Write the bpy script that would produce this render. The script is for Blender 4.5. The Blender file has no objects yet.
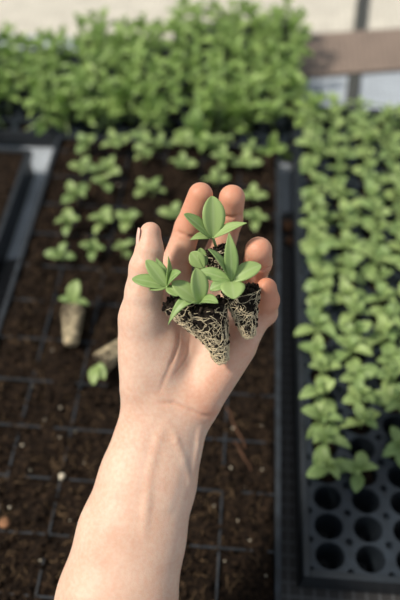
import bpy, bmesh, math, random
import numpy as np
from mathutils import Vector, Matrix, Euler, noise

random.seed(11)
rng = np.random.default_rng(5)
sc = bpy.context.scene
col = sc.collection
PI = math.pi

# ------------------------------------------------------------------ camera
H = 0.045                       # height of the tray rims above the bench
CAM_H = H + 0.58
PITCH, YAW, F = math.radians(54), math.radians(4.3), 620.0
cd = bpy.data.cameras.new('camera')
cam = bpy.data.objects.new('camera', cd)
col.objects.link(cam)
cam.location = (0, 0, CAM_H)
cam.rotation_euler = (PI / 2 - PITCH, 0, YAW)
cd.sensor_fit = 'VERTICAL'
cd.sensor_height = 36
cd.lens = F / 600 * 36
cd.clip_start = 0.01
cd.dof.use_dof = True
cd.dof.focus_distance = 0.392
cd.dof.aperture_fstop = 3.7
sc.camera = cam
CM = Matrix.Translation(cam.location) @ cam.rotation_euler.to_matrix().to_4x4()

def at(px, py, z=H):
    """point of the horizontal plane z that is seen at px, py"""
    d = CM.to_3x3() @ Vector(((px - 200) / F, (300 - py) / F, -1))
    t = (z - CAM_H) / d.z
    return cam.location + d * t

def proj(p):
    q = CM.inverted() @ Vector(p)
    return 200 + F * q.x / -q.z, 300 - F * q.y / -q.z

Z0 = 0.413
def P(px, py, d):
    """hand space (millimetres: x right, y up the arm, z out of the palm)"""
    dep = Z0 * 1000 - d
    return Vector(((px - 200) / F * dep, (300 - py) / F * dep, d))
HM = CM @ Matrix.Translation((0, 0, -Z0)) @ Matrix.Scale(0.001, 4)   # hand space -> world

# ------------------------------------------------------------------ helpers
def tag(o, label=None, cat=None, group=None, kind=None):
    if label: o['label'] = label
    if cat: o['category'] = cat
    if group: o['group'] = group
    if kind: o['kind'] = kind
    return o

def link(name, me, m=None, parent=None, smooth=True):
    o = bpy.data.objects.new(name, me)
    col.objects.link(o)
    if m and not me.materials: me.materials.append(m)
    if parent is not None: o.parent = parent
    if smooth:
        me.polygons.foreach_set('use_smooth', [True] * len(me.polygons))
    return o

def empty(name, loc=(0, 0, 0), rz=0):
    o = bpy.data.objects.new(name, None)
    o.empty_display_size = 0.01
    o.location = loc
    o.rotation_euler = (0, 0, rz)
    col.objects.link(o)
    return o

def mesh(name, v, f):
    me = bpy.data.meshes.new(name)
    me.from_pydata([tuple(p) for p in v], [], f)
    me.update()
    return me

def from_bm(name, bm):
    me = bpy.data.meshes.new(name)
    bm.normal_update()
    bm.to_mesh(me)
    bm.free()
    return me

def box_into(v, f, lo, hi):
    n = len(v)
    for x in (lo[0], hi[0]):
        for y in (lo[1], hi[1]):
            for z in (lo[2], hi[2]): v.append((x, y, z))
    for q in ((0, 1, 3, 2), (4, 6, 7, 5), (0, 4, 5, 1), (2, 3, 7, 6), (0, 2, 6, 4), (1, 5, 7, 3)):
        f.append(tuple(n + i for i in q))

def tube_into(v, f, pts, radii, sides=5):
    pts = [Vector(p) for p in pts]
    n0 = len(v)
    for i, p in enumerate(pts):
        a = pts[max(i - 1, 0)]; b = pts[min(i + 1, len(pts) - 1)]
        t = (b - a).normalized() if (b - a).length > 1e-9 else Vector((0, 0, 1))
        u = t.cross(Vector((0.31, 0.22, 0.93)))
        if u.length < 1e-4: u = t.cross(Vector((1, 0, 0)))
        u.normalize(); w = t.cross(u)
        r = radii[i] if hasattr(radii, '__len__') else radii
        for k in range(sides):
            a_ = 2 * PI * k / sides
            v.append(p + (u * math.cos(a_) + w * math.sin(a_)) * r)
    for i in range(len(pts) - 1):
        for k in range(sides):
            k2 = (k + 1) % sides
            f.append((n0 + i * sides + k, n0 + i * sides + k2, n0 + (i + 1) * sides + k2, n0 + (i + 1) * sides + k))
    f.append(tuple(n0 + k for k in reversed(range(sides))))
    e = n0 + (len(pts) - 1) * sides
    f.append(tuple(e + k for k in range(sides)))

# ------------------------------------------------------------------ materials
def mat(name):
    m = bpy.data.materials.new(name); m.use_nodes = True
    nt = m.node_tree
    b = nt.nodes['Principled BSDF']
    return m, nt, b

def N(nt, t, **kw):
    n = nt.nodes.new(t)
    for k, v in kw.items():
        if k in n.inputs: n.inputs[k].default_value = v
        else: setattr(n, k, v)
    return n

def ramp(nt, fac, stops):
    r = nt.nodes.new('ShaderNodeValToRGB')
    el = r.color_ramp.elements
    while len(el) < len(stops): el.new(0.5)
    for e, (p, c) in zip(el, stops): e.position = p; e.color = (*c, 1)
    nt.links.new(fac, r.inputs['Fac'])
    return r.outputs['Color']

def mix(nt, fac, a, b, blend='MIX'):
    n = nt.nodes.new('ShaderNodeMix'); n.data_type = 'RGBA'; n.blend_type = blend
    for s, val in ((0, fac), (6, a), (7, b)):
        if hasattr(val, 'is_linked'): nt.links.new(val, n.inputs[s])
        else: n.inputs[s].default_value = val if s == 0 else (*val, 1)
    return n.outputs[2]

def bump(nt, b, h, strength, dist):
    n = N(nt, 'ShaderNodeBump', Strength=strength, Distance=dist)
    nt.links.new(h, n.inputs['Height']); nt.links.new(n.outputs['Normal'], b.inputs['Normal'])

def noise_tex(nt, scale, detail=4, coord='Object'):
    tc = nt.nodes.new('ShaderNodeTexCoord')
    n = N(nt, 'ShaderNodeTexNoise', Scale=scale, Detail=detail)
    nt.links.new(tc.outputs[coord], n.inputs['Vector'])
    return n.outputs['Fac']

def plain(name, c, rough=0.6, spec=0.3, var=0.25, scale=80):
    m, nt, b = mat(name)
    f = noise_tex(nt, scale)
    nt.links.new(ramp(nt, f, [(0.3, tuple(x * (1 - var) for x in c)), (0.7, tuple(x * (1 + var) for x in c))]), b.inputs['Base Color'])
    b.inputs['Roughness'].default_value = rough
    b.inputs['Specular IOR Level'].default_value = spec
    return m

def leaf_mat(name, dark, light, rib):
    m, nt, b = mat(name)
    oi = nt.nodes.new('ShaderNodeObjectInfo')
    f = noise_tex(nt, 3.0, 3, 'Generated')
    c = mix(nt, oi.outputs['Random'], dark, light)
    c = mix(nt, f, c, light)
    at_ = N(nt, 'ShaderNodeAttribute', attribute_name='across')
    ab = N(nt, 'ShaderNodeMath', operation='ABSOLUTE'); nt.links.new(at_.outputs['Fac'], ab.inputs[0])
    rr = ramp(nt, ab.outputs[0], [(0.0, (1, 1, 1)), (0.2, (0, 0, 0))])
    mm = N(nt, 'ShaderNodeMath', operation='MULTIPLY'); nt.links.new(rr, mm.inputs[0]); mm.inputs[1].default_value = 0.55
    c = mix(nt, mm.outputs[0], c, rib)
    nt.links.new(c, b.inputs['Base Color'])
    b.inputs['Roughness'].default_value = 0.42
    b.inputs['Specular IOR Level'].default_value = 0.4
    tr = nt.nodes.new('ShaderNodeBsdfTranslucent')
    tcol = mix(nt, 0.5, c, (0.45, 0.6, 0.08))
    nt.links.new(tcol, tr.inputs['Color'])
    ms = nt.nodes.new('ShaderNodeMixShader'); ms.inputs[0].default_value = 0.32
    nt.links.new(b.outputs[0], ms.inputs[1]); nt.links.new(tr.outputs[0], ms.inputs[2])
    out = nt.nodes['Material Output']
    nt.links.new(ms.outputs[0], out.inputs['Surface'])
    return m

M = {}
M['leaf_hero'] = leaf_mat('held_leaf', (0.14, 0.29, 0.075), (0.40, 0.54, 0.21), (0.48, 0.60, 0.30))
M['leaf_tray'] = leaf_mat('tray_leaf', (0.13, 0.26, 0.09), (0.38, 0.50, 0.19), (0.42, 0.52, 0.22))
M['leaf_back'] = leaf_mat('back_leaf', (0.12, 0.25, 0.06), (0.37, 0.52, 0.165), (0.40, 0.54, 0.2))
M['stem'] = plain('pale_stem', (0.34, 0.45, 0.19), 0.5)
M['root'] = plain('root_fibre', (0.72, 0.61, 0.41), 0.7, var=0.2)
M['plastic'] = plain('black_plastic', (0.010, 0.014, 0.019), 0.42, 0.5, 0.3, 60)
M['plastic_worn'] = plain('dusty_black_plastic', (0.016, 0.021, 0.028), 0.55, 0.35, 0.5, 90)
M['plastic_plug'] = plain('slate_black_plastic', (0.012, 0.018, 0.026), 0.45, 0.45, 0.3, 90)
M['perlite'] = plain('white_perlite', (0.60, 0.54, 0.42), 0.8)
M['fibre'] = plain('coir_fibre', (0.125, 0.082, 0.045), 0.85, 0.15, 0.5)
M['twig'] = plain('dark_twig', (0.10, 0.052, 0.032), 0.85, 0.15, 0.4)
M['chip'] = plain('brown_bark', (0.26, 0.13, 0.07), 0.85, 0.15, 0.4)

def soil_mat(name, c0, c1, c2):
    m, nt, b = mat(name)
    f = noise_tex(nt, 260, 6)
    nt.links.new(ramp(nt, f, [(0.32, c0), (0.52, c1), (0.72, c2)]), b.inputs['Base Color'])
    b.inputs['Roughness'].default_value = 0.95
    b.inputs['Specular IOR Level'].default_value = 0.12
    bump(nt, b, noise_tex(nt, 600, 5), 0.8, 0.002)
    return m
M['soil'] = soil_mat('potting_soil', (0.006, 0.004, 0.003), (0.013, 0.008, 0.005), (0.052, 0.032, 0.019))
M['plug_soil'] = soil_mat('plug_soil', (0.006, 0.005, 0.004), (0.016, 0.012, 0.009), (0.05, 0.04, 0.03))
# plug soil lives in hand space scaled to metres, so the same texture scale fits

def grid_mat(name, base, line, pitch, width, rough=0.6, var=0.15):
    m, nt, b = mat(name)
    tc = nt.nodes.new('ShaderNodeTexCoord')
    sp = nt.nodes.new('ShaderNodeSeparateXYZ'); nt.links.new(tc.outputs['Object'], sp.inputs[0])
    outs = []
    for ax in (0, 1):
        d = N(nt, 'ShaderNodeMath', operation='DIVIDE'); nt.links.new(sp.outputs[ax], d.inputs[0]); d.inputs[1].default_value = pitch
        fr = N(nt, 'ShaderNodeMath', operation='FRACT'); nt.links.new(d.outputs[0], fr.inputs[0])
        lt = N(nt, 'ShaderNodeMath', operation='LESS_THAN'); nt.links.new(fr.outputs[0], lt.inputs[0]); lt.inputs[1].default_value = width
        outs.append(lt.outputs[0])
    mx = N(nt, 'ShaderNodeMath', operation='MAXIMUM')
    nt.links.new(outs[0], mx.inputs[0]); nt.links.new(outs[1], mx.inputs[1])
    f = noise_tex(nt, 25)
    bc = ramp(nt, f, [(0.3, tuple(x * (1 - var) for x in base)), (0.7, tuple(x * (1 + var) for x in base))])
    nt.links.new(mix(nt, mx.outputs[0], bc, line), b.inputs['Base Color'])
    b.inputs['Roughness'].default_value = rough
    bump(nt, b, mx.outputs[0], 0.5, 0.001)
    return m
M['bench'] = grid_mat('bench_mesh', (0.39, 0.435, 0.49), (0.29, 0.325, 0.37), 0.010, 0.16)
M['far'] = grid_mat('far_mesh', (0.58, 0.55, 0.48), (0.48, 0.45, 0.39), 0.012, 0.14)
M['weave'] = grid_mat('brown_weave', (0.195, 0.145, 0.115), (0.27, 0.21, 0.175), 0.0105, 0.16)
M['mat'] = grid_mat('black_grid', (0.022, 0.021, 0.022), (0.075, 0.078, 0.085), 0.012, 0.16)

# skin
m, nt, b = mat('skin'); M['skin'] = m
fl = N(nt, 'ShaderNodeAttribute', attribute_name='flush')
vn = N(nt, 'ShaderNodeAttribute', attribute_name='vein')
n1 = noise_tex(nt, 0.045, 5); n2 = noise_tex(nt, 0.35, 3)
c = ramp(nt, n1, [(0.3, (0.61, 0.385, 0.285)), (0.7, (0.72, 0.51, 0.395))])
c = mix(nt, 0.22, c, ramp(nt, n2, [(0.35, (0.62, 0.30, 0.20)), (0.65, (0.74, 0.56, 0.44))]))
c = mix(nt, fl.outputs['Fac'], c, (0.58, 0.21, 0.11))
c = mix(nt, vn.outputs['Fac'], c, (0.40, 0.33, 0.30))
nt.links.new(c, b.inputs['Base Color'])
b.inputs['Roughness'].default_value = 0.5
b.inputs['Specular IOR Level'].default_value = 0.35
b.inputs['Subsurface Weight'].default_value = 0.25
b.inputs['Subsurface Radius'].default_value = (1.0, 0.35, 0.2)
b.inputs['Subsurface Scale'].default_value = 0.004
n3 = noise_tex(nt, 1.1, 3)
bump(nt, b, n3, 0.22, 0.0008)
M['nail'] = plain('fingernail', (0.74, 0.48, 0.40), 0.28, 0.5, 0.08)

# ------------------------------------------------------------------ leaves
def leaf_grid(nl=12, nw=7, prof=None):
    pts = []
    for i in range(nl):
        t = 0.5 - 0.5 * math.cos(PI * (0.12 + 0.88 * i / (nl - 1))); t = (t - 0.0351) / 0.9649; t = min(1.0, max(0.0, t))
        for j in range(nw):
            s = -1 + 2 * j / (nw - 1)
            pts.append((t, s))
    return pts, nl, nw

def profile(t, kind):
    if kind == 'broad':      # blunt oval
        return max(0.10 * (1 - t), math.sin(PI * min(1, t ** 1.1)) ** 0.58) if t < 1 else 0.04
    if kind == 'spoon':      # widest beyond the middle, narrow base
        return max(0.16 * (1 - t), math.sin(PI * t ** 1.45) ** 0.8) if t < 1 else 0.03
    return max(0.18 * (1 - t), math.sin(PI * t ** 0.85) ** 0.95) if t < 1 else 0.02   # 'lance'

def leaf_mesh(name, fn, kind='spoon', th=0.0003):
    """fn(t, s) -> point, normal ; closed thin blade"""
    g, nl, nw = leaf_grid()
    top, bot = [], []
    for t, s in g:
        p, n = fn(t, s * profile(t, kind), s)
        top.append(p + n * th * 0.5); bot.append(p - n * th * 0.5)
    f = []
    K = nl * nw
    for i in range(nl - 1):
        for j in range(nw - 1):
            a = i * nw + j
            f.append((a, a + nw, a + nw + 1, a + 1))
            f.append((K + a, K + a + 1, K + a + nw + 1, K + a + nw))
    def rim(a, b_): f.append((a, b_, K + b_, K + a))
    for i in range(nl - 1):
        rim((i + 1) * nw, i * nw); rim(i * nw + nw - 1, (i + 1) * nw + nw - 1)
    for j in range(nw - 1):
        rim(j, j + 1); rim((nl - 1) * nw + j + 1, (nl - 1) * nw + j)
    me = mesh(name, top + bot, f)
    a = me.attributes.new('across', 'FLOAT', 'POINT')
    a.data.foreach_set('value', [s for t, s in g] * 2)
    return me

def unit_leaf(name, kind, aspect, arch, fold, twist=0.0, wave=0.0):
    def fn(t, w, s):
        y = w * aspect * 0.5
        z = arch * (1 - (2 * t - 1) ** 2) + fold * abs(w) * aspect - 0.10 * t * t + wave * math.sin(9 * t) * w
        a = twist * t
        return Vector((t, y * math.cos(a) - 0 * z, z + y * math.sin(a))), Vector((0, 0, 1))
    return leaf_mesh(name, fn, kind, 0.012)

TRAY_LEAVES = [unit_leaf('tray_leaf_blade', 'broad', 0.62, 0.10, 0.18), unit_leaf('tray_leaf_blade', 'broad', 0.56, 0.14, 0.14, 0.3),
               unit_leaf('tray_leaf_blade', 'broad', 0.52, 0.16, 0.30, -0.25, 0.02)]
BACK_LEAVES = [unit_leaf('back_leaf_blade', 'spoon', 0.46, 0.14, 0.18), unit_leaf('back_leaf_blade', 'broad', 0.44, 0.10, 0.25, 0.4)]
for me in TRAY_LEAVES: me.materials.append(M['leaf_tray'])
for me in BACK_LEAVES: me.materials.append(M['leaf_back'])

def orient(az, el, roll=0):
    return Matrix.Rotation(az, 4, 'Z') @ Matrix.Rotation(-el, 4, 'Y') @ Matrix.Rotation(roll, 4, 'X')

def stem_mesh(h, r, lean=0.0):
    v, f = [], []
    tube_into(v, f, [(0, 0, -0.004), (lean * 0.3, 0, h * 0.4), (lean, lean * 0.4, h)], [r * 1.15, r, r * 0.8], 6)
    me = mesh('stem_mesh', v, f); me.materials.append(M['stem'])
    return me

def make_plant(stem_h, stem_r, leaves, meshes):
    """leaves: (azimuth, elevation, length, height on the stem)"""
    root = empty('seedling')
    st = link('stem', stem_mesh(stem_h, stem_r, 0.002), None, root)
    for k, (az, el, L, h) in enumerate(leaves):
        me = meshes[k % len(meshes)]
        o = link('leaf', me, None, root)
        q = h / stem_h
        o.matrix_local = Matrix.Translation((0.002 * q, 0.0008 * q, h)) @ orient(az, el, random.uniform(-0.3, 0.3)) @ Matrix.Scale(L, 4)
    return root

def copy_tree(o, parent=None):
    c = o.copy(); col.objects.link(c)
    if parent is not None:
        c.parent = parent
        c.matrix_parent_inverse = o.matrix_parent_inverse.copy()
    for ch in list(o.children): copy_tree(ch, c)
    return c

used = set()
def place(proto, loc, rz, s, tilt=(0, 0)):
    if proto.name in used:
        o = copy_tree(proto)
    else:
        used.add(proto.name); o = proto
    o.location = loc
    o.rotation_euler = (tilt[0], tilt[1], rz)
    o.scale = (s, s, s)
    return o

# ------------------------------------------------------------------ setting
v, f = [], []
box_into(v, f, (-1.6, -0.5, -0.02), (1.6, 1.02, 0.0))
bench = link('bench_top', mesh('bench_top', v, f), M['bench'], smooth=False)
tag(bench, kind='structure')
bench_end = at(355, 36, 0)
v, f = [], []
box_into(v, f, (-1.8, 1.02, -0.02), (1.8, 2.6, 0.0))
far = link('floor', mesh('floor', v, f), M['far'], smooth=False)
tag(far, kind='structure')

# thin black gridded slab over the bench, under the near trays
def quad_slab(name, corners, z0, z1, m):
    vv = [(c.x, c.y, z0) for c in corners] + [(c.x, c.y, z1) for c in corners]
    ff = [(3, 2, 1, 0), (4, 5, 6, 7)] + [(i, (i + 1) % 4, 4 + (i + 1) % 4, 4 + i) for i in range(4)]
    return link(name, mesh(name, vv, ff), m, smooth=False)
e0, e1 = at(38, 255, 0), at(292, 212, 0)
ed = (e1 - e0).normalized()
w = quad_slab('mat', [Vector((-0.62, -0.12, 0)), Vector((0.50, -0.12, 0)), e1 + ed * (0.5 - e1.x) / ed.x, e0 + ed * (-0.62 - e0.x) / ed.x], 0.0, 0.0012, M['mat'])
tag(w, 'black sheet with a pale grid lying under the near trays', 'mat')

# brown woven strip + plain dark strip on the bench at the top right
brown = quad_slab('mat', [at(236, 84, 0), at(470, 67, 0), at(470, 27, 0), at(236, 41, 0)], 0.003, 0.006, M['weave'])
tag(brown, 'brown woven mat strip laid across the pale bench behind the plug tray', 'mat')
band = quad_slab('band', [at(344, 112, 0), at(357, 112, 0), at(373, -30, 0), at(360, -30, 0)], 0.0, 0.003, plain('dark_band', (0.055, 0.058, 0.055), 0.7, 0.3))
tag(band, 'dark flat strip running under the brown woven mat strip', 'band')

# ------------------------------------------------------------------ soil trays
def soil_tray(x0, x1, y0, y1, nx, ny, name, rim=0.006, hh=H, dividers=True, lines=(), rim_mat='plastic_worn'):
    root = empty(name, ((x0 + x1) / 2, (y0 + y1) / 2, 0.0012))
    ox, oy = root.location.x, root.location.y
    oz = root.location.z
    v, f = [], []
    # outer walls with a turned-down flange
    t = 0.002
    zb = oz + 0.0005
    for lo, hi in (((x0, y0, zb), (x0 + t, y1, hh)), ((x1 - t, y0, zb), (x1, y1, hh)), ((x0, y0, zb), (x1, y0 + t, hh)), ((x0, y1 - t, zb), (x1, y1, hh)), ((x0, y0, zb), (x1, y1, zb + t))):
        box_into(v, f, lo, hi)
    sh = lambda vv: [Vector(p) - Vector((ox, oy, oz)) for p in vv]
    o = link('side_walls', mesh('tray_walls', sh(v), f), M['plastic'], root, smooth=False)
    v, f = [], []
    g = rim
    for lo, hi in (((x0 - g, y0 - g, hh - 0.0015), (x0 + t, y1 + g, hh + 0.0005)), ((x1 - t, y0 - g, hh - 0.0015), (x1 + g, y1 + g, hh + 0.0005)),
                   ((x0, y0 - g, hh - 0.0015), (x1, y0 + t, hh + 0.0005)), ((x0, y1 - t, hh - 0.0015), (x1, y1 + g, hh + 0.0005)),
                   ((x0 - g, y0 - g, hh - 0.012), (x0 - g + 0.0015, y1 + g, hh)), ((x1 + g - 0.0015, y0 - g, hh - 0.012), (x1 + g, y1 + g, hh)),
                   ((x0 - g, y0 - g, hh - 0.012), (x1 + g, y0 - g + 0.0015, hh)), ((x0 - g, y1 + g - 0.0015, hh - 0.012), (x1 + g, y1 + g, hh))):
        box_into(v, f, lo, hi)
    o = link('rim', mesh('tray_rim', sh(v), f), M[rim_mat], root, smooth=False)
    bv = o.modifiers.new('bevel', 'BEVEL'); bv.width = 0.0006; bv.segments = 2
    if dividers:
        v, f = [], []
        px_, py_ = (x1 - x0) / nx, (y1 - y0) / ny
        d = 0.0010
        for i in range(1, nx):
            x = x0 + i * px_
            box_into(v, f, (x - d, y0, hh - 0.03), (x + d, y1, hh - 0.0030))
        for y in lines:
            box_into(v, f, (x0, y - d, hh - 0.03), (x1, y + d, hh - 0.0030))
        o = link('dividers', mesh('tray_dividers', sh(v), f), M['plastic_worn'], root, smooth=False)
        bv = o.modifiers.new('bevel', 'BEVEL'); bv.width = 0.0005; bv.segments = 2
    return root

def soil(x0, x1, y0, y1, nx, ny, step, seed, amp, crumbs, fibres, top, burial, yref=None):
    if yref is None: yref = y0
    x0 += 0.0025; x1 -= 0.0025; y0 += 0.0025; y1 -= 0.0025
    mx, my = int((x1 - x0) / step), int((y1 - y0) / step)
    v, f = [], []
    px_, py_ = (x1 - x0) / nx, (y1 - y0) / ny
    def hgt(x, y):
        p = Vector((x * 38 + seed, y * 38, seed))
        h = amp * noise.fractal(p, 1.0, 2.0, 4)
        q = noise.noise(Vector((x * 130, y * 130, seed)))
        h += amp * 0.45 * abs(q)
        fx = abs(((x - x0) / px_) % 1 - 0.5) * 2; fy = abs(((y - yref) / CELL) % 1 - 0.5) * 2
        e = max(fx, fy)
        h -= burial * max(0, e - 0.55) / 0.45
        return top + h
    for j in range(my + 1):
        for i in range(mx + 1):
            x = x0 + (x1 - x0) * i / mx; y = y0 + (y1 - y0) * j / my
            v.append((x, y, hgt(x, y)))
    for j in range(my):
        for i in range(mx):
            a = j * (mx + 1) + i
            f.append((a, a + 1, a + mx + 2, a + mx + 1))
    n_base = len(f)
    # closed sides and underside
    r = [i for i in range(mx + 1)] + [j * (mx + 1) + mx for j in range(1, my + 1)] + [my * (mx + 1) + i for i in range(mx - 1, -1, -1)] + [j * (mx + 1) for j in range(my - 1, 0, -1)]
    b0 = len(v)
    for a in r: v.append((v[a][0], v[a][1], top - 0.030))
    for k in range(len(r)):
        k2 = (k + 1) % len(r)
        f.append((r[k2], r[k], b0 + k, b0 + k2))
    f.append(tuple(b0 + k for k in reversed(range(len(r)))))
    bm = bmesh.new(); bmesh.ops.create_icosphere(bm, subdivisions=1, radius=1)
    iv = [p.co.copy() for p in bm.verts]; fi = [tuple(q.index for q in p.verts) for p in bm.faces]; bm.free()
    for k in range(crumbs):
        x = random.uniform(x0 + 0.005, x1 - 0.005); y = random.uniform(y0 + 0.005, y1 - 0.005)
        s = random.choice((0.0008, 0.0012, 0.0012, 0.0018, 0.0028)) * random.uniform(0.7, 1.2)
        z = hgt(x, y) + s * 0.35
        rot = Euler((random.random() * 6, random.random() * 6, random.random() * 6)).to_matrix()
        sq = Vector((random.uniform(0.7, 1.4), random.uniform(0.7, 1.3), random.uniform(0.5, 1)))
        n0 = len(v)
        for p in iv:
            q = p * random.uniform(0.75, 1.2)
            v.append(Vector((x, y, z)) + rot @ Vector((q.x * sq.x, q.y * sq.y, q.z * sq.z)) * s)
        for t in fi: f.append(tuple(n0 + a for a in t))
    nf = len(f)
    for k in range(fibres):
        x = random.uniform(x0 + 0.01, x1 - 0.01); y = random.uniform(y0 + 0.01, y1 - 0.01)
        a = random.uniform(0, 6.28); L = random.uniform(0.004, 0.016)
        pts = []
        for q in range(5):
            xx = min(max(x + math.cos(a) * L * q / 4, x0 + 0.002), x1 - 0.002); yy = min(max(y + math.sin(a) * L * q / 4, y0 + 0.002), y1 - 0.002)
            pts.append((xx, yy, hgt(xx, yy) + 0.0008 + 0.0008 * math.sin(q)))
            a += random.uniform(-0.5, 0.5)
        tube_into(v, f, pts, random.uniform(0.0002, 0.0005), 4)
    me = mesh('soil', v, f)
    me.materials.append(M['soil']); me.materials.append(M['fibre'])
    mi = [0] * nf + [1] * (len(f) - nf)
    me.polygons.foreach_set('material_index', mi)
    o = link('potting_soil', me)
    return o, hgt

CELL = 0.0519
cx1 = at(277.5, 440).x; cx0 = cx1 - 6 * CELL
cy_line = at(250, 440).y                   # one of the cross dividers
cy1 = cy_line + 8.5 * CELL; cy0 = cy_line - 4 * CELL
ctray = soil_tray(cx0, cx1, cy0, cy1, 6, 13, 'seed_tray', rim=0.0035, lines=[cy_line + (k - 3) * CELL for k in range(12)])
tag(ctray, 'wide black seed tray of square soil filled cells under the hand', 'tray')
csoil, chgt = soil(cx0, cx1, cy0, cy1, 6, 13, 0.0016, 3.3, 0.0052, 7000, 700, H - 0.0034, 0.0016, cy_line)
tag(csoil, 'dark crumbly potting soil filling the wide tray under the hand', 'soil', kind='stuff')

p = at(46, 152)
lx1 = min(p.x, cx0 - 0.038); lx0 = lx1 - 0.30
ly1 = p.y; ly0 = ly1 - 0.56
ltray = soil_tray(lx0, lx1, ly0, ly1, 1, 1, 'seed_tray', rim=0.004, dividers=False, rim_mat='plastic')
tag(ltray, 'black undivided soil tray cut off by the left edge of the photo', 'tray')
lsoil, lhgt = soil(lx0, lx1, ly0, ly1, 8, 15, 0.0025, 8.1, 0.0035, 2200, 100, H - 0.003, 0.001)
tag(lsoil, 'dark brown potting soil levelled in the left tray', 'soil', kind='stuff')

# ------------------------------------------------------------------ plug trays (round cells)
def plug_tray(nx, ny, px_, py_, r, loc, rz, name, rimw=0.006, hh=H):
    root = empty(name, loc, rz)
    bm = bmesh.new()
    SEG, dr = 20, 0.0034
    z = hh
    rx, ry = r, min(r, py_ / 2 - 0.0011)
    unit = bmesh.new()
    # one cell: plate with a round hole and a quarter dimple at every corner
    outer = []
    for cx, cy, a0 in ((px_ / 2, -py_ / 2, PI), (px_ / 2, py_ / 2, -PI / 2), (-px_ / 2, py_ / 2, 0), (-px_ / 2, -py_ / 2, PI / 2)):
        a0 = {(1, -1): PI, (1, 1): 3 * PI / 2, (-1, 1): 0, (-1, -1): PI / 2}[(1 if cx > 0 else -1, 1 if cy > 0 else -1)]
        for k in range(5):
            a = a0 - PI / 2 * k / 4
            outer.append((cx + dr * math.cos(a), cy + dr * math.sin(a)))
    ov = [unit.verts.new((x, y, 0)) for x, y in outer]
    iv = [unit.verts.new((rx * math.cos(2 * PI * k / SEG), ry * math.sin(2 * PI * k / SEG), 0)) for k in range(SEG)]
    es = [unit.edges.new((ov[k], ov[(k + 1) % len(ov)])) for k in range(len(ov))] + [unit.edges.new((iv[k], iv[(k + 1) % SEG])) for k in range(SEG)]
    bmesh.ops.triangle_fill(unit, use_beauty=True, use_dissolve=False, edges=es, normal=(0, 0, 1))
    bad = [q for q in unit.faces if q.calc_center_median().xy.length < min(rx, ry) * 0.8]
    if bad: bmesh.ops.delete(unit, geom=bad, context='FACES')
    unit.verts.index_update()
    uv = [q.co.copy() for q in unit.verts]; uf = [tuple(q.index for q in fc.verts) for fc in unit.faces]
    unit.free()
    pv, pf, cv, cf = [], [], [], []
    X0, Y0 = -nx * px_ / 2, -ny * py_ / 2
    for i in range(nx):
        for j in range(ny):
            cx, cy = X0 + (i + 0.5) * px_, Y0 + (j + 0.5) * py_
            n0 = len(pv)
            pv += [Vector((q.x + cx, q.y + cy, z)) for q in uv]
            pf += [tuple(n0 + a for a in t) for t in uf]
            # tapered cup, a rolled lip at the top and a drain hole collar at the foot
            n0 = len(cv)
            rings = ((rx, ry, z), (rx * 0.97, ry * 0.97, z - 0.0015), (rx * 0.50, ry * 0.52, 0.0045), (rx * 0.26, ry * 0.28, 0.0040), (rx * 0.22, ry * 0.24, 0.006))
            for a_, b_, zz in rings:
                for k in range(SEG): cv.append((cx + a_ * math.cos(2 * PI * k / SEG), cy + b_ * math.sin(2 * PI * k / SEG), zz))
            for q in range(len(rings) - 1):
                for k in range(SEG):
                    k2 = (k + 1) % SEG
                    cf.append((n0 + q * SEG + k, n0 + q * SEG + k2, n0 + (q + 1) * SEG + k2, n0 + (q + 1) * SEG + k))
    # dimples
    for i in range(nx + 1):
        for j in range(ny + 1):
            cx, cy = X0 + i * px_, Y0 + j * py_
            n0 = len(pv)
            for zz, rr in ((z, dr), (z - 0.006, dr * 0.6)):
                for k in range(10): pv.append(Vector((cx + rr * math.cos(2 * PI * k / 10), cy + rr * math.sin(2 * PI * k / 10), zz)))
            for k in range(10):
                k2 = (k + 1) % 10
                pf.append((n0 + k, n0 + k2, n0 + 10 + k2, n0 + 10 + k))
            pf.append(tuple(n0 + 10 + k for k in range(10)))
    link('top_plate', mesh('plug_plate', pv, pf), M['plastic_plug'], root, smooth=False)
    link('cells', mesh('plug_cups', cv, cf), M['plastic'], root)
    v, f = [], []
    w, h_ = nx * px_ / 2, ny * py_ / 2
    g = rimw
    t = 0.0015
    for lo, hi in (((-w - g, -h_ - g, z - 0.0015), (-w - 0.0002, h_ + g, z + 0.0012)), ((w + 0.0002, -h_ - g, z - 0.0015), (w + g, h_ + g, z + 0.0012)),
                   ((-w, -h_ - g, z - 0.0015), (w, -h_ - 0.0002, z + 0.0012)), ((-w, h_ + 0.0002, z - 0.0015), (w, h_ + g, z + 0.0012)),
                   ((-w - g, -h_ - g, 0.0003), (-w - g + t, h_ + g, z)), ((w + g - t, -h_ - g, 0.0003), (w + g, h_ + g, z)),
                   ((-w - g, -h_ - g, 0.0003), (w + g, -h_ - g + t, z)), ((-w - g, h_ + g - t, 0.0003), (w + g, h_ + g, z))):
        box_into(v, f, lo, hi)
    o = link('rim', mesh('plug_rim', v, f), M['plastic'], root, smooth=False)
    bv = o.modifiers.new('bevel', 'BEVEL'); bv.width = 0.0006; bv.segments = 2
    def cell(i, j): return root.matrix_basis @ Vector((X0 + (i + 0.5) * px_, Y0 + (j + 0.5) * py_, hh))
    return root, cell

RNX, RNY, RPX, RPY = 6, 25, 0.0356, 0.0259
c0 = at(330, 556)                     # front left hole
rt_loc = (c0.x + RPX * (RNX - 1) / 2, c0.y + RPY * (RNY - 1) / 2, 0.0005)
rtray, rcell = plug_tray(RNX, RNY, RPX, RPY, 0.0133, rt_loc, 0, 'plug_tray')
tag(rtray, 'black round celled plug tray of seedlings at the right, front cells empty', 'tray')

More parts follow.
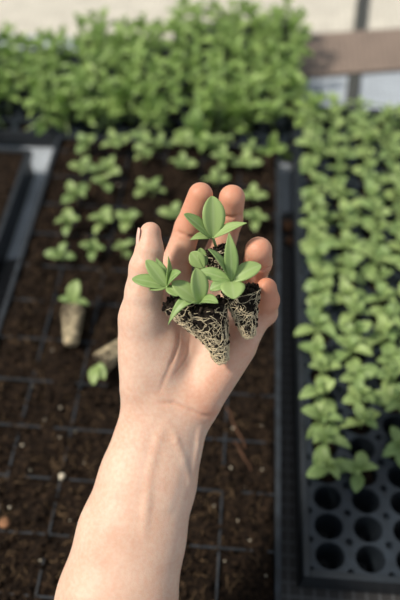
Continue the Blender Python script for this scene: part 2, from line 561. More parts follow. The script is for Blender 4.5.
BH = 0.026                                 # the back trays are shallower
brz = 0.030
dirv = Vector((math.cos(brz), math.sin(brz), 0))
f0 = Vector((cx0, cy1 + 0.0075, 0))        # the front line of the back trays just clears the wide tray
b_ = f0 + dirv * ((at(307, 128, BH).x - cx0) / dirv.x)
BPX = 0.0300
up = Vector((-dirv.y, dirv.x, 0))
def back_tray(right, nx, ny):
    ctr = right - dirv * (nx * BPX / 2 + 0.003) + up * (ny * BPX / 2 + 0.003)
    return plug_tray(nx, ny, BPX, BPX, 0.0122, (ctr.x, ctr.y, 0.0005), brz, 'plug_tray', 0.0025, BH) + (nx, ny)
BACK = []
q = b_
for side, nx, ny, lab in (('right', 7, 11, 'black plug tray packed with tall bright green seedlings, reaching the top of the photo'),
                          ('middle', 5, 9, 'black plug tray packed with green seedlings, middle one of the back row'),
                          ('left', 8, 7, 'shallower black plug tray packed with green seedlings in the back left corner')):
    bt = back_tray(q + (up * 0.019 if side == 'left' else up * 0), nx, ny)
    tag(bt[0], lab, 'tray')
    BACK.append((bt, side))
    q = q - dirv * (nx * BPX + 0.0065)

# ------------------------------------------------------------------ seedlings of the trays
def rosette(n_pairs, L, el0, el1, stem_h, jitter=0.35):
    out = []
    base = random.uniform(0, PI)
    for k in range(n_pairs):
        q = k / max(1, n_pairs - 1)
        for s in (0, PI):
            out.append((base + s + k * PI / 2 + random.uniform(-jitter, jitter), el0 + (el1 - el0) * q + random.uniform(-0.2, 0.2),
                        L * (1 - 0.45 * q ** 2) * random.uniform(0.85, 1.12), stem_h * (0.45 + 0.55 * q)))
    return out

ORD = ['first', 'second', 'third', 'fourth', 'fifth', 'sixth', 'seventh', 'eighth', 'ninth', 'tenth', 'eleventh', 'twelfth', 'thirteenth', 'fourteenth', 'fifteenth',
       'sixteenth', 'seventeenth', 'eighteenth', 'nineteenth', 'twentieth', 'twenty-first', 'twenty-second', 'twenty-third', 'twenty-fourth', 'twenty-fifth']

def cell_soil(root_name, c, r, depth):
    pass

rprotos = [make_plant(h, 0.0011, rosette(3, 0.0245, 0.10, 0.95, h), TRAY_LEAVES) for h in (0.020, 0.023, 0.018, 0.022, 0.026)]
count = {}
EMPTY = {(0, 0), (1, 0), (2, 0), (3, 0), (0, 1), (1, 1), (2, 1), (3, 1), (0, 2), (1, 2), (2, 2), (3, 2), (4, 0), (4, 1), (4, 2), (5, 0), (5, 1), (5, 2), (1, 4), (2, 3), (2, 5), (3, 3), (4, 3)}
COLN = ['leftmost', 'second', 'third', 'fourth', 'fifth', 'sixth']
clods = []
for j in range(RNY):
    for i in range(RNX):
        if (i, j) in EMPTY: continue
        c = rcell(i, j)
        if proj(c)[0] > 432: continue
        k = count.get(i, 0); count[i] = k + 1
        o = place(random.choice(rprotos), (c.x + random.uniform(-.003, .003), c.y + random.uniform(-.003, .003), H - 0.006), random.uniform(0, 6.28), random.uniform(0.88, 1.12),
                  (random.uniform(-.15, .15), random.uniform(-.15, .15)))
        cn = 'leftmost column' if i == 0 else ORD[i] + ' column'
        tag(o, 'leafy seedling, right plug tray, %s, %s from the front' % (cn, ORD[k]), 'seedling', 'seedlings in the right plug tray')
        clods.append((c.x, c.y))

# the soil the seedlings of a plug tray stand in, one mass per tray
def cell_fill(cells, r, ry, name, label, H=H):
    v, f = [], []
    for (x, y) in cells:
        n0 = len(v); S = 12
        for rr, zz in ((0.995, H - 0.007), (0.6, H - 0.0055), (0.25, H - 0.0048)):
            for k in range(S):
                v.append((x + r * rr * 0.93 * math.cos(2 * PI * k / S), y + ry * rr * 0.93 * math.sin(2 * PI * k / S), zz + random.uniform(-.0008, .0008)))
        for q in range(2):
            for k in range(S):
                k2 = (k + 1) % S
                f.append((n0 + q * S + k, n0 + q * S + k2, n0 + (q + 1) * S + k2, n0 + (q + 1) * S + k))
        f.append(tuple(n0 + 2 * S + k for k in range(S)))
    o = link(name, mesh(name, v, f), M['soil'])
    tag(o, label, 'soil', kind='stuff')
cell_fill(clods, 0.0125, 0.0112, 'potting_soil', 'dark soil in the planted cells of the right plug tray')

bprotos = []
for q in range(7):
    h = random.uniform(0.040, 0.054)
    bprotos.append(make_plant(h, 0.0012, rosette(4, 0.030, 0.25, 1.15, h, 0.5), BACK_LEAVES))
for (bt, side) in BACK:
    bcell, nx, ny = bt[1:]
    bc = []
    for j in range(ny):
        for i in range(nx):
            c = bcell(i, j)
            if proj(c)[0] < -45: continue
            lean = (0.9, 0.45, 0.15)[j] if j < 3 else 0.0
            o = place(random.choice(bprotos), (c.x + random.uniform(-.004, .004), c.y + random.uniform(-.004, .004), BH - 0.006), random.uniform(0, 6.28), random.uniform(0.9, 1.18) * (1.22 if j == 0 else 1),
                      (random.uniform(-.2, .12) + lean, random.uniform(-.18, .18)))
            tag(o, 'tall bright green seedling crowded in the %s plug tray of the back row' % side, 'seedling', 'seedlings crowded in the %s back tray' % side)
            bc.append((c.x, c.y))
    cell_fill(bc, 0.0115, 0.0115, 'potting_soil', 'dark soil in the cells of the %s plug tray of the back row' % side, BH)

# seedlings planted in the wide soil tray: rows from the back, left to right (where the foliage shows)
rows = [[(87, 146), (116, 143), (143, 142), (159, 144), (187, 141), (223, 143), (252, 144)],
        [(83, 167), (110, 167), (144, 157), (182, 164), (225, 161), (249, 163)],
        [(75, 195), (105, 186), (144, 188), (217, 181), (255, 197)],
        [(68, 223), (103, 220), (131, 221), (152, 191), (172, 213), (257, 221)],
        [(59, 254), (93, 251), (122, 250)]]
cprotos = []
for q in range(5):
    h = random.uniform(0.010, 0.015)
    az = random.uniform(0, 6.28)
    lv = [(az + a_ + random.uniform(-.3, .3), e_ + random.uniform(-.1, .1), L_ * random.uniform(.9, 1.1), h * hh_) for a_, e_, L_, hh_ in
          ((0, 0.35, 0.021, .7), (PI, 0.3, 0.021, .7), (PI / 2, 0.6, 0.020, .9), (-PI / 2, 0.65, 0.018, .9), (0.6, 1.1, 0.013, 1))]
    cprotos.append(make_plant(h, 0.0011, lv, TRAY_LEAVES))
for r, row in enumerate(rows):
    for k, (px_, py_) in enumerate(row):
        c = at(px_, py_, H + 0.008)
        if r == 0: c.y = min(c.y, cy1 - 0.012)
        z = chgt(c.x, c.y)
        o = place(random.choice(cprotos), (c.x, c.y, z - 0.001), random.uniform(0, 6.28), random.uniform(0.85, 1.1), (random.uniform(-.15, .15), random.uniform(-.15, .15)))
        rn = ['rearmost row', 'second row from back', 'third row from back', 'fourth row from back', 'front planted row'][r]
        kn = 'leftmost' if k == 0 else ('rightmost' if k == len(row) - 1 else ORD[k] + ' from the left')
        tag(o, 'small seedling in wide soil tray, %s, %s' % (rn, kn), 'seedling', 'seedlings planted in the wide soil tray')

# ------------------------------------------------------------------ plugs with roots
def plug_body(length, r_top, r_tip, seed):
    """soil cone, base (broad face) at the origin pointing +Z, tip at -length (units of the caller)"""
    S, R = 40, 26
    v, f = [], []
    for q in range(R):
        t = q / (R - 1)
        r = r_top + (r_tip - r_top) * t
        if t > 0.93: r *= math.sqrt(max(0.05, 1 - ((t - 0.93) / 0.07) ** 2 * 0.8))
        for k in range(S):
            a = 2 * PI * k / S
            oct_ = 1 + 0.035 * math.cos(8 * a)
            n = noise.fractal(Vector((math.cos(a) * 3 + seed, math.sin(a) * 3, t * 8 + seed)), 1.0, 2.0, 4)
            rr = r * oct_ * (1 + 0.10 * n)
            v.append((rr * math.cos(a), rr * math.sin(a), -length * t))
    for q in range(R - 1):
        for k in range(S):
            k2 = (k + 1) % S
            f.append((q * S + k, (q + 1) * S + k, (q + 1) * S + k2, q * S + k2))
    # crumbly top face
    prev = 0
    for ring in range(1, 7):
        rr = r_top * (1 - ring / 7)
        n0 = len(v)
        for k in range(S):
            a = 2 * PI * k / S
            n = noise.noise(Vector((math.cos(a) * rr * 0.5 + seed, math.sin(a) * rr * 0.5, seed)))
            v.append((rr * math.cos(a), rr * math.sin(a), r_top * 0.10 * n + r_top * 0.05 * ring / 6))
        for k in range(S):
            k2 = (k + 1) % S
            f.append((prev + k, prev + k2, n0 + k2, n0 + k))
        prev = n0
    f.append(tuple(prev + k for k in range(S)))
    f.append(tuple((R - 1) * S + k for k in reversed(range(S))))
    return v, f

def root_net(length, r_top, r_tip, n, rad, seed):
    rnd = random.Random(seed)
    v, f = [], []
    for k in range(n):
        a = rnd.uniform(0, 2 * PI)
        t = 1.0 - rnd.uniform(0.02, 1.0) ** 1.25          # more of them towards the tip
        t = min(0.97, max(0.03, t))
        th = rnd.uniform(0, 2 * PI)
        st = rnd.uniform(0.035, 0.06) * length
        pts = []
        lift = rnd.uniform(0.98, 1.13)
        for q in range(rnd.randint(4, 11)):
            r0 = r_top + (r_tip - r_top) * t
            r = r0 * (lift + 0.06 * math.sin(q * 1.1 + k))
            pts.append((r * math.cos(a), r * math.sin(a), -length * t))
            th += rnd.uniform(-0.75, 0.75)
            a += st * math.cos(th) / r0
            t = min(0.99, max(0.02, t + st * math.sin(th) / length))
        tube_into(v, f, pts, rad * rnd.uniform(0.5, 1.3), 4)
    for k in range(n // 9):                                # long strands that run to the tip and curl there
        a = rnd.uniform(0, 2 * PI); t = rnd.uniform(0.0, 0.5); da = 0
        pts = []
        while t < 1.0:
            r = (r_top + (r_tip - r_top) * min(t, 1)) * 1.06
            pts.append((r * math.cos(a), r * math.sin(a), -length * t))
            t += 0.05; da = 0.6 * da + rnd.uniform(-0.16, 0.16); a += da
        for q in range(3):
            a += rnd.uniform(0.5, 1.1)
            pts.append((r_tip * 0.75 * math.cos(a), r_tip * 0.75 * math.sin(a), -length * (1.0 + 0.02 * q)))
        tube_into(v, f, pts, rad * rnd.uniform(0.8, 1.5), 4)
    return v, f

def crumbs_on(length, r_top, r_tip, n, seed):
    rnd = random.Random(seed)
    bm = bmesh.new(); bmesh.ops.create_icosphere(bm, subdivisions=1, radius=1)
    iv = [p.co.copy() for p in bm.verts]; fi = [tuple(q.index for q in p.verts) for p in bm.faces]; bm.free()
    v, f = [], []
    for k in range(n):
        a = rnd.uniform(0, 2 * PI)
        s = r_top * rnd.choice((0.05, 0.07, 0.09, 0.13))
        if rnd.random() < 0.5:
            rr = r_top * math.sqrt(rnd.random()) * 1.0
            c = Vector((rr * math.cos(a), rr * math.sin(a), rnd.uniform(0, 0.16) * r_top))
        else:
            t = rnd.random() ** 1.6 * 0.9
            rr = (r_top + (r_tip - r_top) * t) * 1.02
            c = Vector((rr * math.cos(a), rr * math.sin(a), -length * t))
        n0 = len(v)
        for p in iv: v.append(c + p * s * rnd.uniform(0.7, 1.25))
        for t_ in fi: f.append(tuple(n0 + q for q in t_))
    return v, f

def frame_from(tip, top):
    z = (top - tip).normalized()
    x = Vector((1, 0, 0)); x = (x - z * x.dot(z)).normalized()
    y = z.cross(x)
    return Matrix(((x.x, y.x, z.x, top.x), (x.y, y.y, z.y, top.y), (x.z, y.z, z.z, top.z), (0, 0, 0, 1)))

def held_leaf(base, tip, width, kind, arch, fold, nrm, droop=0.0, twist=0.0):
    """all in hand space (mm)"""
    u = tip - base
    L = u.length
    n = (nrm - u * (nrm.dot(u) / (L * L))).normalized()
    s_ = n.cross(u).normalized()
    def fn(t, w, s):
        a = twist * t
        side = s_ * math.cos(a) + n * math.sin(a)
        nn = n * math.cos(a) - s_ * math.sin(a)
        p = base + u * t + n * (arch * L * 4 * t * (1 - t)) + side * (w * width * 0.5) + nn * (fold * abs(w) * width * 0.5)
        p = p + Vector((0, 1, 0)) * (droop * L * 4 * t * (1 - t))
        return p, nn
    return leaf_mesh('held_leaf_blade', fn, kind, 0.45)

OUT = Vector((0, 0, 1))
def held(label, tip, top, r_top, r_tip, stem_to, leaves, seed, nroots):
    """one plug seedling; leaves: (tip px, py, d, width px, kind, arch, fold, normal, droop, twist, [own base])"""
    T, B = P(*top), P(*tip)
    root = empty('seedling')
    root.matrix_world = HM @ Matrix.Translation(T)
    fr = frame_from(B, T)
    loc = Matrix.Translation(-T)
    L = (T - B).length
    def put(name, v, f, m, par=root):
        me = mesh(name, [loc @ (fr @ Vector(p)) for p in v], f)
        return link(name, me, m, par)
    v, f = plug_body(L, r_top, r_tip, seed)
    plug = put('root_ball', v, f, M['plug_soil_mm'])
    v, f = root_net(L, r_top, r_tip, int(nroots * 1.5), 0.165, int(seed * 100))
    put('roots', v, f, M['root'], plug)
    v, f = crumbs_on(L, r_top, r_tip, 260, int(seed * 77))
    put('soil_crumbs', v, f, M['plug_soil_mm'], plug)
    S = P(*stem_to)
    v, f = [], []
    mid = (T + S) / 2 + (T - B).normalized() * 1.0
    tube_into(v, f, [T - (T - B).normalized() * 1.5, mid, S, S + (S - mid).normalized() * 1.0], [1.0, 0.95, 0.9, 0.5], 8)
    link('stem', mesh('stem', [p - T for p in v], f), M['stem'], root)
    for lf in leaves:
        tx, ty, td, w, kind, arch, fold, nrm, droop, twist = lf[:10]
        base = P(*lf[10]) if len(lf) > 10 else S
        tipp = P(tx, ty, td)
        dep = Z0 * 1000 - td
        me = held_leaf(base, tipp, 1.15 * w * dep / F, kind, arch, fold, Vector(nrm).normalized(), droop, twist)
        me.transform(Matrix.Translation(-T))
        link('leaf', me, M['leaf_hero'], root)
    tag(root, label, 'seedling', 'plug seedlings lying in the hand')
    return root
m2 = soil_mat('plug_soil_held', (0.006, 0.005, 0.004), (0.018, 0.013, 0.010), (0.06, 0.046, 0.034))
for n_ in m2.node_tree.nodes:
    if n_.type == 'TEX_NOISE': n_.inputs['Scale'].default_value *= 0.0012
M['plug_soil_mm'] = m2

V = (0, 0.25, 1)
held('green seedling with narrow leaves beside the thumb', (207, 338, 14), (176, 299, 21), 10.4, 4.2, (167, 287, 34), [
    (178, 296, 40, 11, 'broad', 0.10, 0.2, (0, .6, 1), 0.04, 0.0),
    (132, 279, 33, 14, 'broad', 0.05, 0.2, (0, .7, 1), 0.0, 0.0),
    (146, 260, 36, 13, 'broad', 0.06, 0.25, V, 0.0, 0.2),
    (156, 258, 26, 10, 'lance', 0.05, 0.25, (.5, 0, 1), 0, 0.0),
    (168, 256, 36, 8, 'lance', 0.04, 0.4, (.9, 0, 1), 0, 0.5),
    (181, 272, 41, 14, 'broad', 0.10, 0.2, (0, .9, .8), 0.05, 0.0),
    (149, 290, 36, 10, 'lance', 0.05, 0.3, (0, 1, 1), 0, 0.0)], 1.7, 150)
held('green seedling in the middle of the palm with one drooping leaf', (222, 361, 15), (207, 305, 24), 12.4, 4.4, (200, 303, 34), [
    (196, 268, 42, 17, 'broad', 0.06, 0.28, (.35, 0, 1), 0, 0.0),
    (172, 282, 38, 16, 'broad', 0.07, 0.2, (0, .4, 1), 0, 0.0),
    (168, 325, 36, 10, 'lance', 0.10, 0.2, (0, .4, 1), 0.28, 0.0),
    (218, 303, 44, 11, 'broad', 0.12, 0.3, (0, .8, 1), 0.05, 0.0),
    (208, 285, 32, 8, 'lance', 0.05, 0.3, (-.6, 0, 1), 0, 0.0)], 4.1, 190)
held('green seedling at right of the handful, resting against the ring and little fingers', (249, 336, 14), (241, 290, 22), 11.6, 4.0, (231, 282, 36), [
    (229, 232, 42, 13, 'lance', 0.05, 0.25, (.3, 0, 1), 0, -0.3),
    (208, 249, 46, 13, 'spoon', 0.06, 0.45, (.9, .3, .8), -0.02, 0.4),
    (261, 265, 34, 16, 'broad', 0.08, 0.2, (0, .5, 1), 0.02, 0.0),
    (234, 299, 46, 22, 'broad', 0.10, 0.15, (0, .7, 1), 0.05, 0.0),
    (198, 272, 32, 13, 'broad', 0.05, 0.2, (0, .5, 1), 0.03, 0.0),
    (210, 290, 38, 12, 'broad', 0.10, 0.2, (0, .6, 1), 0.02, 0.0)], 7.3, 170)
held('green seedling at top of the handful, before the index and middle fingers', (230, 290, 0), (217, 250, 4), 11.0, 4.2, (213, 238, 16), [
    (212, 196, 20, 21, 'broad', 0.05, 0.3, (.25, 0, 1), 0, 0.0),
    (184, 214, 26, 14, 'broad', 0.05, 0.3, (.5, .6, 1), -0.03, 0.0),
    (190, 240, 20, 9, 'lance', 0.08, 0.2, (0, .8, 1), 0.06, 0.0),
    (247, 223, 22, 11, 'lance', 0.07, 0.2, (0, .8, 1), 0.02, 0.0),
    (191, 252, 12, 14, 'broad', 0.04, 0.25, (-.3, .2, 1), 0.0, 0.0, (204, 268, 12)),
    (200, 248, 10, 10, 'broad', 0.04, 0.25, (.4, .2, 1), 0.0, 0.0, (204, 268, 12))], 9.9, 120)

# ------------------------------------------------------------------ plugs lying on the soil
def lying(label, tip, top, r_top, r_tip, leaves, seed):
    T, B = Vector(top), Vector(tip)
    root = empty('seedling'); root.location = T
    fr = frame_from(B, T); L = (T - B).length
    loc = Matrix.Translation(-T)
    def put(name, v, f, m, par):
        return link(name, mesh(name, [loc @ (fr @ Vector(p)) for p in v], f), m, par)
    v, f = plug_body(L, r_top, r_tip, seed); pl = put('root_ball', v, f, M['lying_soil'], root)
    v, f = root_net(L, r_top, r_tip, 150, 0.00035, int(seed * 10)); put('roots', v, f, M['root'], pl)
    ax = (T - B).normalized()
    v, f = [], []
    tube_into(v, f, [-ax * 0.001, ax * 0.005, ax * 0.008 + Vector((0, 0, 0.002))], [0.0012, 0.0011, 0.0009], 6)
    link('stem', mesh('stem', v, f), M['stem'], root)
    for k, (az, el, Ln) in enumerate(leaves):
        o = link('leaf', TRAY_LEAVES[k % 3], None, root)
        o.matrix_local = Matrix.Translation(ax * 0.007 + Vector((0, 0, 0.0015))) @ orient(az, el) @ Matrix.Scale(Ln, 4)
    tag(root, label, 'seedling', 'plug seedlings lying loose on the soil')
M['lying_soil'] = soil_mat('dry_plug_soil', (0.02, 0.015, 0.01), (0.07, 0.055, 0.038), (0.20, 0.16, 0.115))
def on_soil(px_, py_, r): 
    q = at(px_, py_, H + r); return Vector((q.x, q.y, max(H, chgt(q.x, q.y)) + r))
lying('loose seedling with a pale root ball lying on the soil, left of the thumb', on_soil(71, 343, 0.0075), on_soil(73, 309, 0.0125), 0.0115, 0.0068,
      [(1.4, 0.75, 0.026), (3.0, 0.25, 0.017), (-0.15, 0.2, 0.019)], 2.2)
lying('loose seedling on the soil, half hidden behind the ball of the thumb', on_soil(128, 341, 0.0075), on_soil(101, 363, 0.0115), 0.0105, 0.0065,
      [(-0.9, 0.2, 0.020), (-1.5, 0.1, 0.022), (-0.5, 0.3, 0.015)], 5.6)

# ------------------------------------------------------------------ perlite grains, bark chips, clods
def lump(name, r, seed, m, squash=0.75, sub=2):
    bm = bmesh.new(); bmesh.ops.create_icosphere(bm, subdivisions=sub, radius=r)
    for q in bm.verts:
        q.co *= 1 + 0.35 * noise.noise(q.co / r * 1.3 + Vector((seed, 0, 0)))
        q.co.z *= squash
    me = from_bm(name, bm); me.materials.append(m)
    return me
grain_me = [lump('perlite', 0.0013, s, M['perlite']) for s in (1, 5, 9)]
spots = [(62, 477, 2.5), (22, 445, 1.3), (60, 407, 1.2), (10, 508, 1.4), (60, 439, 1.2), (233, 428, 1.1), (231, 468, 1.1), (45, 420, .8), (262, 470, .9), (250, 540, 1.0),
         (30, 470, .8), (75, 430, .8), (238, 520, .9), (214, 505, .8), (118, 183, 1.2), (262, 425, .8), (90, 402, .8), (246, 486, .8), (40, 560, .9), (70, 520, .7),
         (266, 575, .8), (225, 560, .8), (100, 270, .8), (52, 350, .9), (245, 350, .9), (14, 415, .7), (84, 462, .7), (33, 385, .8)]
for k, (px_, py_, s) in enumerate(spots):
    c = at(px_, py_, H - 0.002)
    s = s if k == 0 else s * 0.75
    o = link('perlite_grain', grain_me[k % 3])
    o.location = (c.x, c.y, chgt(c.x, c.y) + 0.0007 * s); o.rotation_euler.z = k; o.scale = (s, s, s)
    if k == 0: tag(o, 'largest white perlite grain on the soil, left of the forearm', 'perlite grain', 'perlite grains on the soil')
    else: tag(o, 'small pale perlite grain on the dark tray soil', 'perlite grain', 'perlite grains on the soil')
for k, (px_, py_, r, lab) in enumerate([(288, 226, 0.0085, 'brown soil clod in the gap between the trays, the farther one'), (290, 240, 0.0065, 'brown soil clod in the gap between the trays, the nearer one')]):
    c = at(px_, py_, 0.006)
    o = link('soil_clod', lump('clod', r, 3 + k * 2, M['chip'], 0.7, 3)); o.location = (c.x, c.y, 0.0012 + r * 0.62)
    tag(o, lab, 'soil clod', 'soil clods between the trays')
c = at(4, 523); o = link('bark_chip', lump('chip', 0.005, 2, M['chip'], 0.4)); o.location = (c.x, c.y, chgt(c.x, c.y) + 0.002)
tag(o, 'brown bark chip on the soil at the left edge of the photo', 'bark chip')
# twigs right of the wrist
for k, (p0, p1) in enumerate((((226, 405), (246, 448)), ((234, 440), (252, 470)))):
    v, f = [], []
    q0 = at(*p0); q1 = at(*p1)
    pts = []
    for s in range(6):
        q = q0.lerp(q1, s / 5); pts.append(Vector((q.x + 0.0012 * math.sin(s * 2), q.y, chgt(q.x, q.y) + 0.0015)))
    zz = max(p_.z for p_ in pts)
    ctr_ = pts[2].copy()
    tube_into(v, f, [p_ - ctr_ for p_ in pts], 0.0011, 6)
    o = link('twig', mesh('twig', v, f), M['twig']); o.location = ctr_
    tag(o, ['thin brown twig on the soil right of the wrist, farther one', 'thin brown twig on the soil right of the wrist, nearer one'][k], 'twig', 'twigs on the soil')

# ------------------------------------------------------------------ the hand and forearm: one continuous surface
VOX = 1.0
lo = np.array([-150., -330., -62.]); hi = np.array([66., 92., 62.])
nn = np.ceil((hi - lo) / VOX).astype(int) + 1
gx = (lo[0] + VOX * np.arange(nn[0])).astype(np.float32)[:, None, None]
gy = (lo[1] + VOX * np.arange(nn[1])).astype(np.float32)[None, :, None]
gz = (lo[2] + VOX * np.arange(nn[2])).astype(np.float32)[None, None, :]

def S_(px, py, d, r):
    p = P(px, py, d); return np.array([p.x, p.y, p.z]), r * (Z0 * 1000 - d) / F

def cone(a, b, zs=1.0):
    (pa, ra), (pb, rb) = S_(*a), S_(*b)
    ba = pb - pa
    w = np.array([1, 1, 1 / zs ** 2])
    den = float((ba * ba * w).sum())
    t = ((gx - pa[0]) * ba[0] + (gy - pa[1]) * ba[1] + (gz - pa[2]) * (ba[2] * w[2])) / den
    np.clip(t, 0, 1, out=t)
    dx = gx - pa[0] - t * ba[0]; dy = gy - pa[1] - t * ba[1]; dz = (gz - pa[2] - t * ba[2]) / zs
    d = np.sqrt(dx * dx + dy * dy + dz * dz) - (ra + (rb - ra) * t)
    return d.astype(np.float32)

def ell(c, rx, ry, rz, ang=0.0):
    pc, _ = S_(*c, 1)
    k = (Z0 * 1000 - c[2]) / F
    rx, ry = rx * k, ry * k
    ca, sa = math.cos(ang), math.sin(ang)
    x = gx - pc[0]; y = gy - pc[1]; z = gz - pc[2]
    u = (x * ca + y * sa) / rx; v_ = (-x * sa + y * ca) / ry; w = z / rz
    q = np.sqrt(u * u + v_ * v_ + w * w)
    return ((q - 1) * min(rx, ry, rz)).astype(np.float32)

def smin(a, b, k):
    h = np.maximum(k - np.abs(a - b), 0) / k
    return np.minimum(a, b) - h * h * k * 0.25
def smax(a, b, k): return -smin(-a, -b, k)

def chain(pts, k=2.5):
    d = None
    for a, b in zip(pts[:-1], pts[1:]):
        e = cone(a, b)
        d = e if d is None else smin(d, e, k)
    return d

W_ = (165, 421, -15, 45)
arm = cone((167, 410, -15, 43), (147.5, 481, -14, 48), 0.66)
arm = smin(arm, cone((147.5, 481, -14, 48), (131.5, 536, -10, 53.5), 0.70), 5)
arm = smin(arm, cone((131.5, 536, -10, 53.5), (117, 600, -5, 59.5), 0.74), 5)
arm = smin(arm, cone((117, 600, -5, 59.5), (75, 790, 10, 70), 0.80), 5)

palm = cone((152, 398, -16, 23), (176, 300, -15, 18.5))
palm = smin(palm, cone((165, 402, -16, 23), (203, 298, -19, 18)), 6) if False else smin(palm, cone((165, 402, -16, 23), (203, 298, -19, 18)), 6)
palm = smin(palm, cone((180, 404, -16, 22), (229, 306, -19, 17)), 6)
palm = smin(palm, cone((193, 405, -14, 20), (245, 330, -13, 15.5)), 6)
# ball of the thumb and the outer edge of the palm
palm = smin(palm, cone((141, 385, -8, 21), (142, 318, 4, 21)), 8)
palm = smin(palm, ell((153, 350, -2), 30, 50, 13, 0.12), 8)
palm = smin(palm, cone((201, 398, -10, 21), (236, 346, -8, 20)), 8)
body = smin(arm, palm, 12)

fingers = [
    [(142, 318, 4, 21), (144, 292, 11, 18.5), (146, 268, 15, 16.4), (149.5, 250, 17, 13.6), (150.5, 232.5, 18, 10.6)],
    [(176, 300, -15, 18), (176, 264, -16, 14.8), (188, 228, -9, 13.2), (200.5, 195, 3, 12.6)],
    [(203, 298, -19, 17), (219, 254, -22, 14.2), (229, 220, -11, 13.2), (232, 198, 2, 13.2)],
    [(229, 306, -19, 16), (252, 282, -20, 13.5), (258, 262, -5, 13.6), (258.5, 250.5, 6, 13.8)],
    [(245, 330, -13, 15), (265, 313, -14, 12.0), (268, 300, -2, 11.0), (266.5, 288, 7, 10.4)],
]
fd = [chain(fg, 3.0) for fg in fingers]
allf = fd[0]
for e in fd[1:]: allf = smin(allf, e, 0.8)
body = smin(body, allf, 6)
del fd, allf, palm, arm

# tendons of the wrist (raised) and folds of the skin (sunk)
def surf_z(pz):   # palm-side surface depth under a pixel (first hit from the viewer's side)
    x, y = pz
    for d in np.arange(58, -58, -0.5):
        q = P(x, y, d)
        i = int(round((q.x - lo[0]) / VOX)); j = int(round((q.y - lo[1]) / VOX)); k = int(round((d - lo[2]) / VOX))
        if body[i, j, k] < 0: return float(d)
    return 0.0
folds = [
    ([(160, 402), (173, 403), (186, 408), (200, 415), (214, 418)], 1.5),
    ([(181, 318), (178, 345), (170, 368), (160, 392)], 1.5),
    ([(193, 330), (188, 352), (176, 374)], 1.0),
    ([(165, 262), (175, 266), (186, 264)], 1.1), ([(176, 231), (187, 236), (198, 238)], 1.1),
    ([(218, 214), (229, 217), (241, 215)], 1.1),
    ([(135, 266), (146, 270), (157, 268)], 0.9), ([(246, 266), (258, 270), (270, 267)], 0.9),
    ([(262, 312), (270, 316)], 0.8), ([(224, 395), (234, 380)], 0.7)]
ridges = [([(166, 420), (158, 440), (150, 470), (147, 500), (143, 535)], 4.6, 0.75), ([(168, 420), (176, 440), (183, 460), (188, 482)], 2.6, 0.5),
          ([(199, 428), (197, 446), (192, 470)], 2.4, 0.35)]
rp = []
for pts, w, hgt_ in ridges:
    rr = w * Z0 * 1000 / F
    n_ = len(pts) - 1
    rp.append([(x, y, surf_z((x, y)) - rr + (hgt_ if 0 < q < n_ else -0.6), w) for q, (x, y) in enumerate(pts)])
for pts in rp:
    body = smin(body, chain(pts, 1.0), 3.0)
fold3 = []
cut = np.full(body.shape, 99, np.float32)
for pts, w in folds:
    pp = [(x, y, surf_z((x, y))) for x, y in pts]
    fold3.append((pp, w))
    pp[0] = (pp[0][0], pp[0][1], pp[0][2] + 1.2); pp[-1] = (pp[-1][0], pp[-1][1], pp[-1][2] + 1.2)
    for a, b in zip(pp[:-1], pp[1:]):
        cut = np.minimum(cut, cone((a[0], a[1], a[2] + 0.35, w), (b[0], b[1], b[2] + 0.35, w)))
body = smax(body, -cut, 1.6)
body = body[:, :, :]

def surface_nets(f):
    s = f < 0
    c = [s[a:s.shape[0] - 1 + a, b:s.shape[1] - 1 + b, d:s.shape[2] - 1 + d] for a in (0, 1) for b in (0, 1) for d in (0, 1)]
    anyc = np.zeros_like(c[0]); allc = np.ones_like(c[0])
    for q in c: anyc |= q; allc &= q
    act = anyc & ~allc
    I = np.argwhere(act)
    idx = np.full(act.shape, -1, np.int64); idx[act] = np.arange(len(I))
    offs = np.array([(a, b, d) for a in (0, 1) for b in (0, 1) for d in (0, 1)])
    vals = np.stack([f[I[:, 0] + o[0], I[:, 1] + o[1], I[:, 2] + o[2]] for o in offs], 1)
    acc = np.zeros((len(I), 3)); cnt = np.zeros(len(I))
    for a in range(8):
        for b in range(a + 1, 8):
            if np.abs(offs[a] - offs[b]).sum() != 1: continue
            va, vb = vals[:, a], vals[:, b]
            mk = (va < 0) != (vb < 0)
            t = np.where(mk, va / np.where(mk, va - vb, 1), 0)
            acc += np.where(mk[:, None], offs[a] + t[:, None] * (offs[b] - offs[a]), 0); cnt += mk
    V_ = I + acc / cnt[:, None]
    quads = []
    for ax in range(3):
        n = list(s.shape)
        sl0 = [slice(1, n[q] - 1) for q in range(3)]; sl1 = list(sl0)
        sl0[ax] = slice(0, n[ax] - 1); sl1[ax] = slice(1, n[ax])
        a, b = s[tuple(sl0)], s[tuple(sl1)]
        for flip, mk in ((False, a & ~b), (True, b & ~a)):
            E = np.argwhere(mk)
            if not len(E): continue
            base = E.copy()
            o1, o2 = (ax + 1) % 3, (ax + 2) % 3
            base[:, o1] += 1; base[:, o2] += 1
            def cell(d1, d2):
                q = base.copy(); q[:, o1] += d1; q[:, o2] += d2
                return idx[q[:, 0], q[:, 1], q[:, 2]]
            Q = np.stack([cell(-1, -1), cell(0, -1), cell(0, 0), cell(-1, 0)], 1)
            quads.append(Q[:, ::-1] if flip else Q)
    return V_, np.concatenate(quads)

VV, QQ = surface_nets(body)
VV = lo + VV * VOX
del body, cut
me = bpy.data.meshes.new('person')
org = P(165, 415, -15)
O = np.array([org.x, org.y, org.z])
me.vertices.add(len(VV)); me.vertices.foreach_set('co', (VV - O).astype(np.float32).ravel())
me.loops.add(QQ.size); me.loops.foreach_set('vertex_index', QQ.astype(np.int32).ravel())
me.polygons.add(len(QQ)); me.polygons.foreach_set('loop_start', np.arange(0, QQ.size, 4, dtype=np.int32))
me.update(calc_edges=True); me.validate()
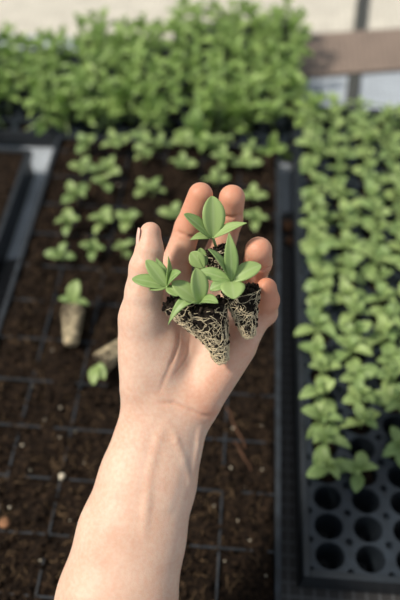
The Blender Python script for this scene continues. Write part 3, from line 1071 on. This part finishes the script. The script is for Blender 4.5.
# skin that is naturally redder (finger pads, folds) or bluish (veins)
flush = np.zeros(len(VV)); vein = np.zeros(len(VV))
def near(pts, sig):
    out = np.zeros(len(VV))
    for a, b in zip(pts[:-1], pts[1:]):
        pa, pb = np.array(P(*a)), np.array(P(*b)); ba = pb - pa
        t = np.clip(((VV - pa) @ ba) / (ba @ ba), 0, 1)
        d = np.linalg.norm(VV - pa - t[:, None] * ba, axis=1)
        out = np.maximum(out, np.exp(-(d / sig) ** 2))
    return out
for k, fg in enumerate(fingers):
    q = [x[:3] for x in fg]
    flush = np.maximum(flush, (0.30 if k == 0 else 0.95) * near(q[-2:], 14 if k else 11))
    flush = np.maximum(flush, (0.10 if k == 0 else 0.55) * near(q[-3:-1], 15))
flush = np.maximum(flush, 0.50 * near([(204, 411, 2), (214, 414, -2)], 7))
flush = np.maximum(flush, 0.30 * near([(205, 395, 4), (240, 350, 4)], 16))
for pp, w in fold3:
    flush = np.maximum(flush, min(0.42, 0.30 * w) * near(pp, 1.2))
    flush = np.maximum(flush, 0.15 * near(pp, 4.5))
for pts in ([(150, 420, 0), (143, 470, 4), (150, 530, 6)], [(190, 420, -2), (186, 460, 0), (172, 510, 6)], [(128, 470, 0), (112, 540, 10)], [(178, 408, -2), (183, 440, 0), (188, 470, -2)]):
    vein = np.maximum(vein, 0.38 * near(pts, 3.4))
for nm, arr in (('flush', flush), ('vein', vein)):
    at_ = me.attributes.new(nm, 'FLOAT', 'POINT'); at_.data.foreach_set('value', arr.astype(np.float32))
hand = link('person', me, M['skin'])
hand.matrix_world = HM @ Matrix.Translation(org)
sm = hand.modifiers.new('soften', 'SMOOTH'); sm.factor = 0.5; sm.iterations = 3
tag(hand, "person's bare left forearm and open palm cupping four plug seedlings", 'person')

# thumbnail on the outer side of the thumb
def nail(c, along, out, length, width, rad):
    along = along.normalized(); out = (out - along * out.dot(along)).normalized(); side = along.cross(out)
    v, f = [], []
    A, Bn = 9, 9
    for layer in (0.0, -0.7):
        for i in range(A):
            t = i / (A - 1) - 0.5
            for j in range(Bn):
                s = (j / (Bn - 1) - 0.5) * 2
                ww = width * (1 - 0.25 * max(0, t * 2) ** 3)
                a = s * ww / 2 / rad
                p = along * (t * length) * (1 - 0.1 * s * s) + side * (rad * math.sin(a)) + out * (rad * math.cos(a) - rad - 0.6 * t * t * 4 + layer)
                v.append(c + p)
    K = A * Bn
    for i in range(A - 1):
        for j in range(Bn - 1):
            q = i * Bn + j
            f.append((q, q + 1, q + Bn + 1, q + Bn)); f.append((K + q, K + q + Bn, K + q + Bn + 1, K + q + 1))
    rim_ = [j for j in range(Bn)] + [i * Bn + Bn - 1 for i in range(1, A)] + [(A - 1) * Bn + j for j in range(Bn - 2, -1, -1)] + [i * Bn for i in range(A - 2, 0, -1)]
    for q in range(len(rim_)):
        a, b = rim_[q], rim_[(q + 1) % len(rim_)]
        f.append((b, a, K + a, K + b))
    o = link('fingernail', mesh('fingernail', [p - org for p in v], f), M['nail'], hand)
    return o
tip_a, tip_b = P(149, 250, 17), P(150.5, 234, 18)
ax = (tip_b - tip_a)
outd = Vector((-1, 0.12, 0.05))
nail((tip_a * 0.35 + tip_b * 0.65) + outd.normalized() * 8.9, ax, outd, 13.5, 11.0, 7.6)

# ------------------------------------------------------------------ light
w = bpy.data.worlds.new('world'); sc.world = w; w.use_nodes = True
bg = w.node_tree.nodes['Background']
bg.inputs['Color'].default_value = (0.86, 0.93, 1.0, 1)
bg.inputs['Strength'].default_value = 0.48
sd = bpy.data.lights.new('sun', 'SUN'); so = bpy.data.objects.new('sun', sd); col.objects.link(so)
sd.energy = 4.3; sd.angle = math.radians(9); sd.color = (1.0, 0.915, 0.79)
sdir = Vector((-0.62, -0.06, 0.74))
so.rotation_euler = sdir.to_track_quat('Z', 'Y').to_euler()
so.location = (-2, 0, 2)

vs = sc.view_settings
vs.view_transform = 'Standard'; vs.look = 'None'; vs.gamma = 1.0; vs.exposure = 0.06; vs.use_curve_mapping = False
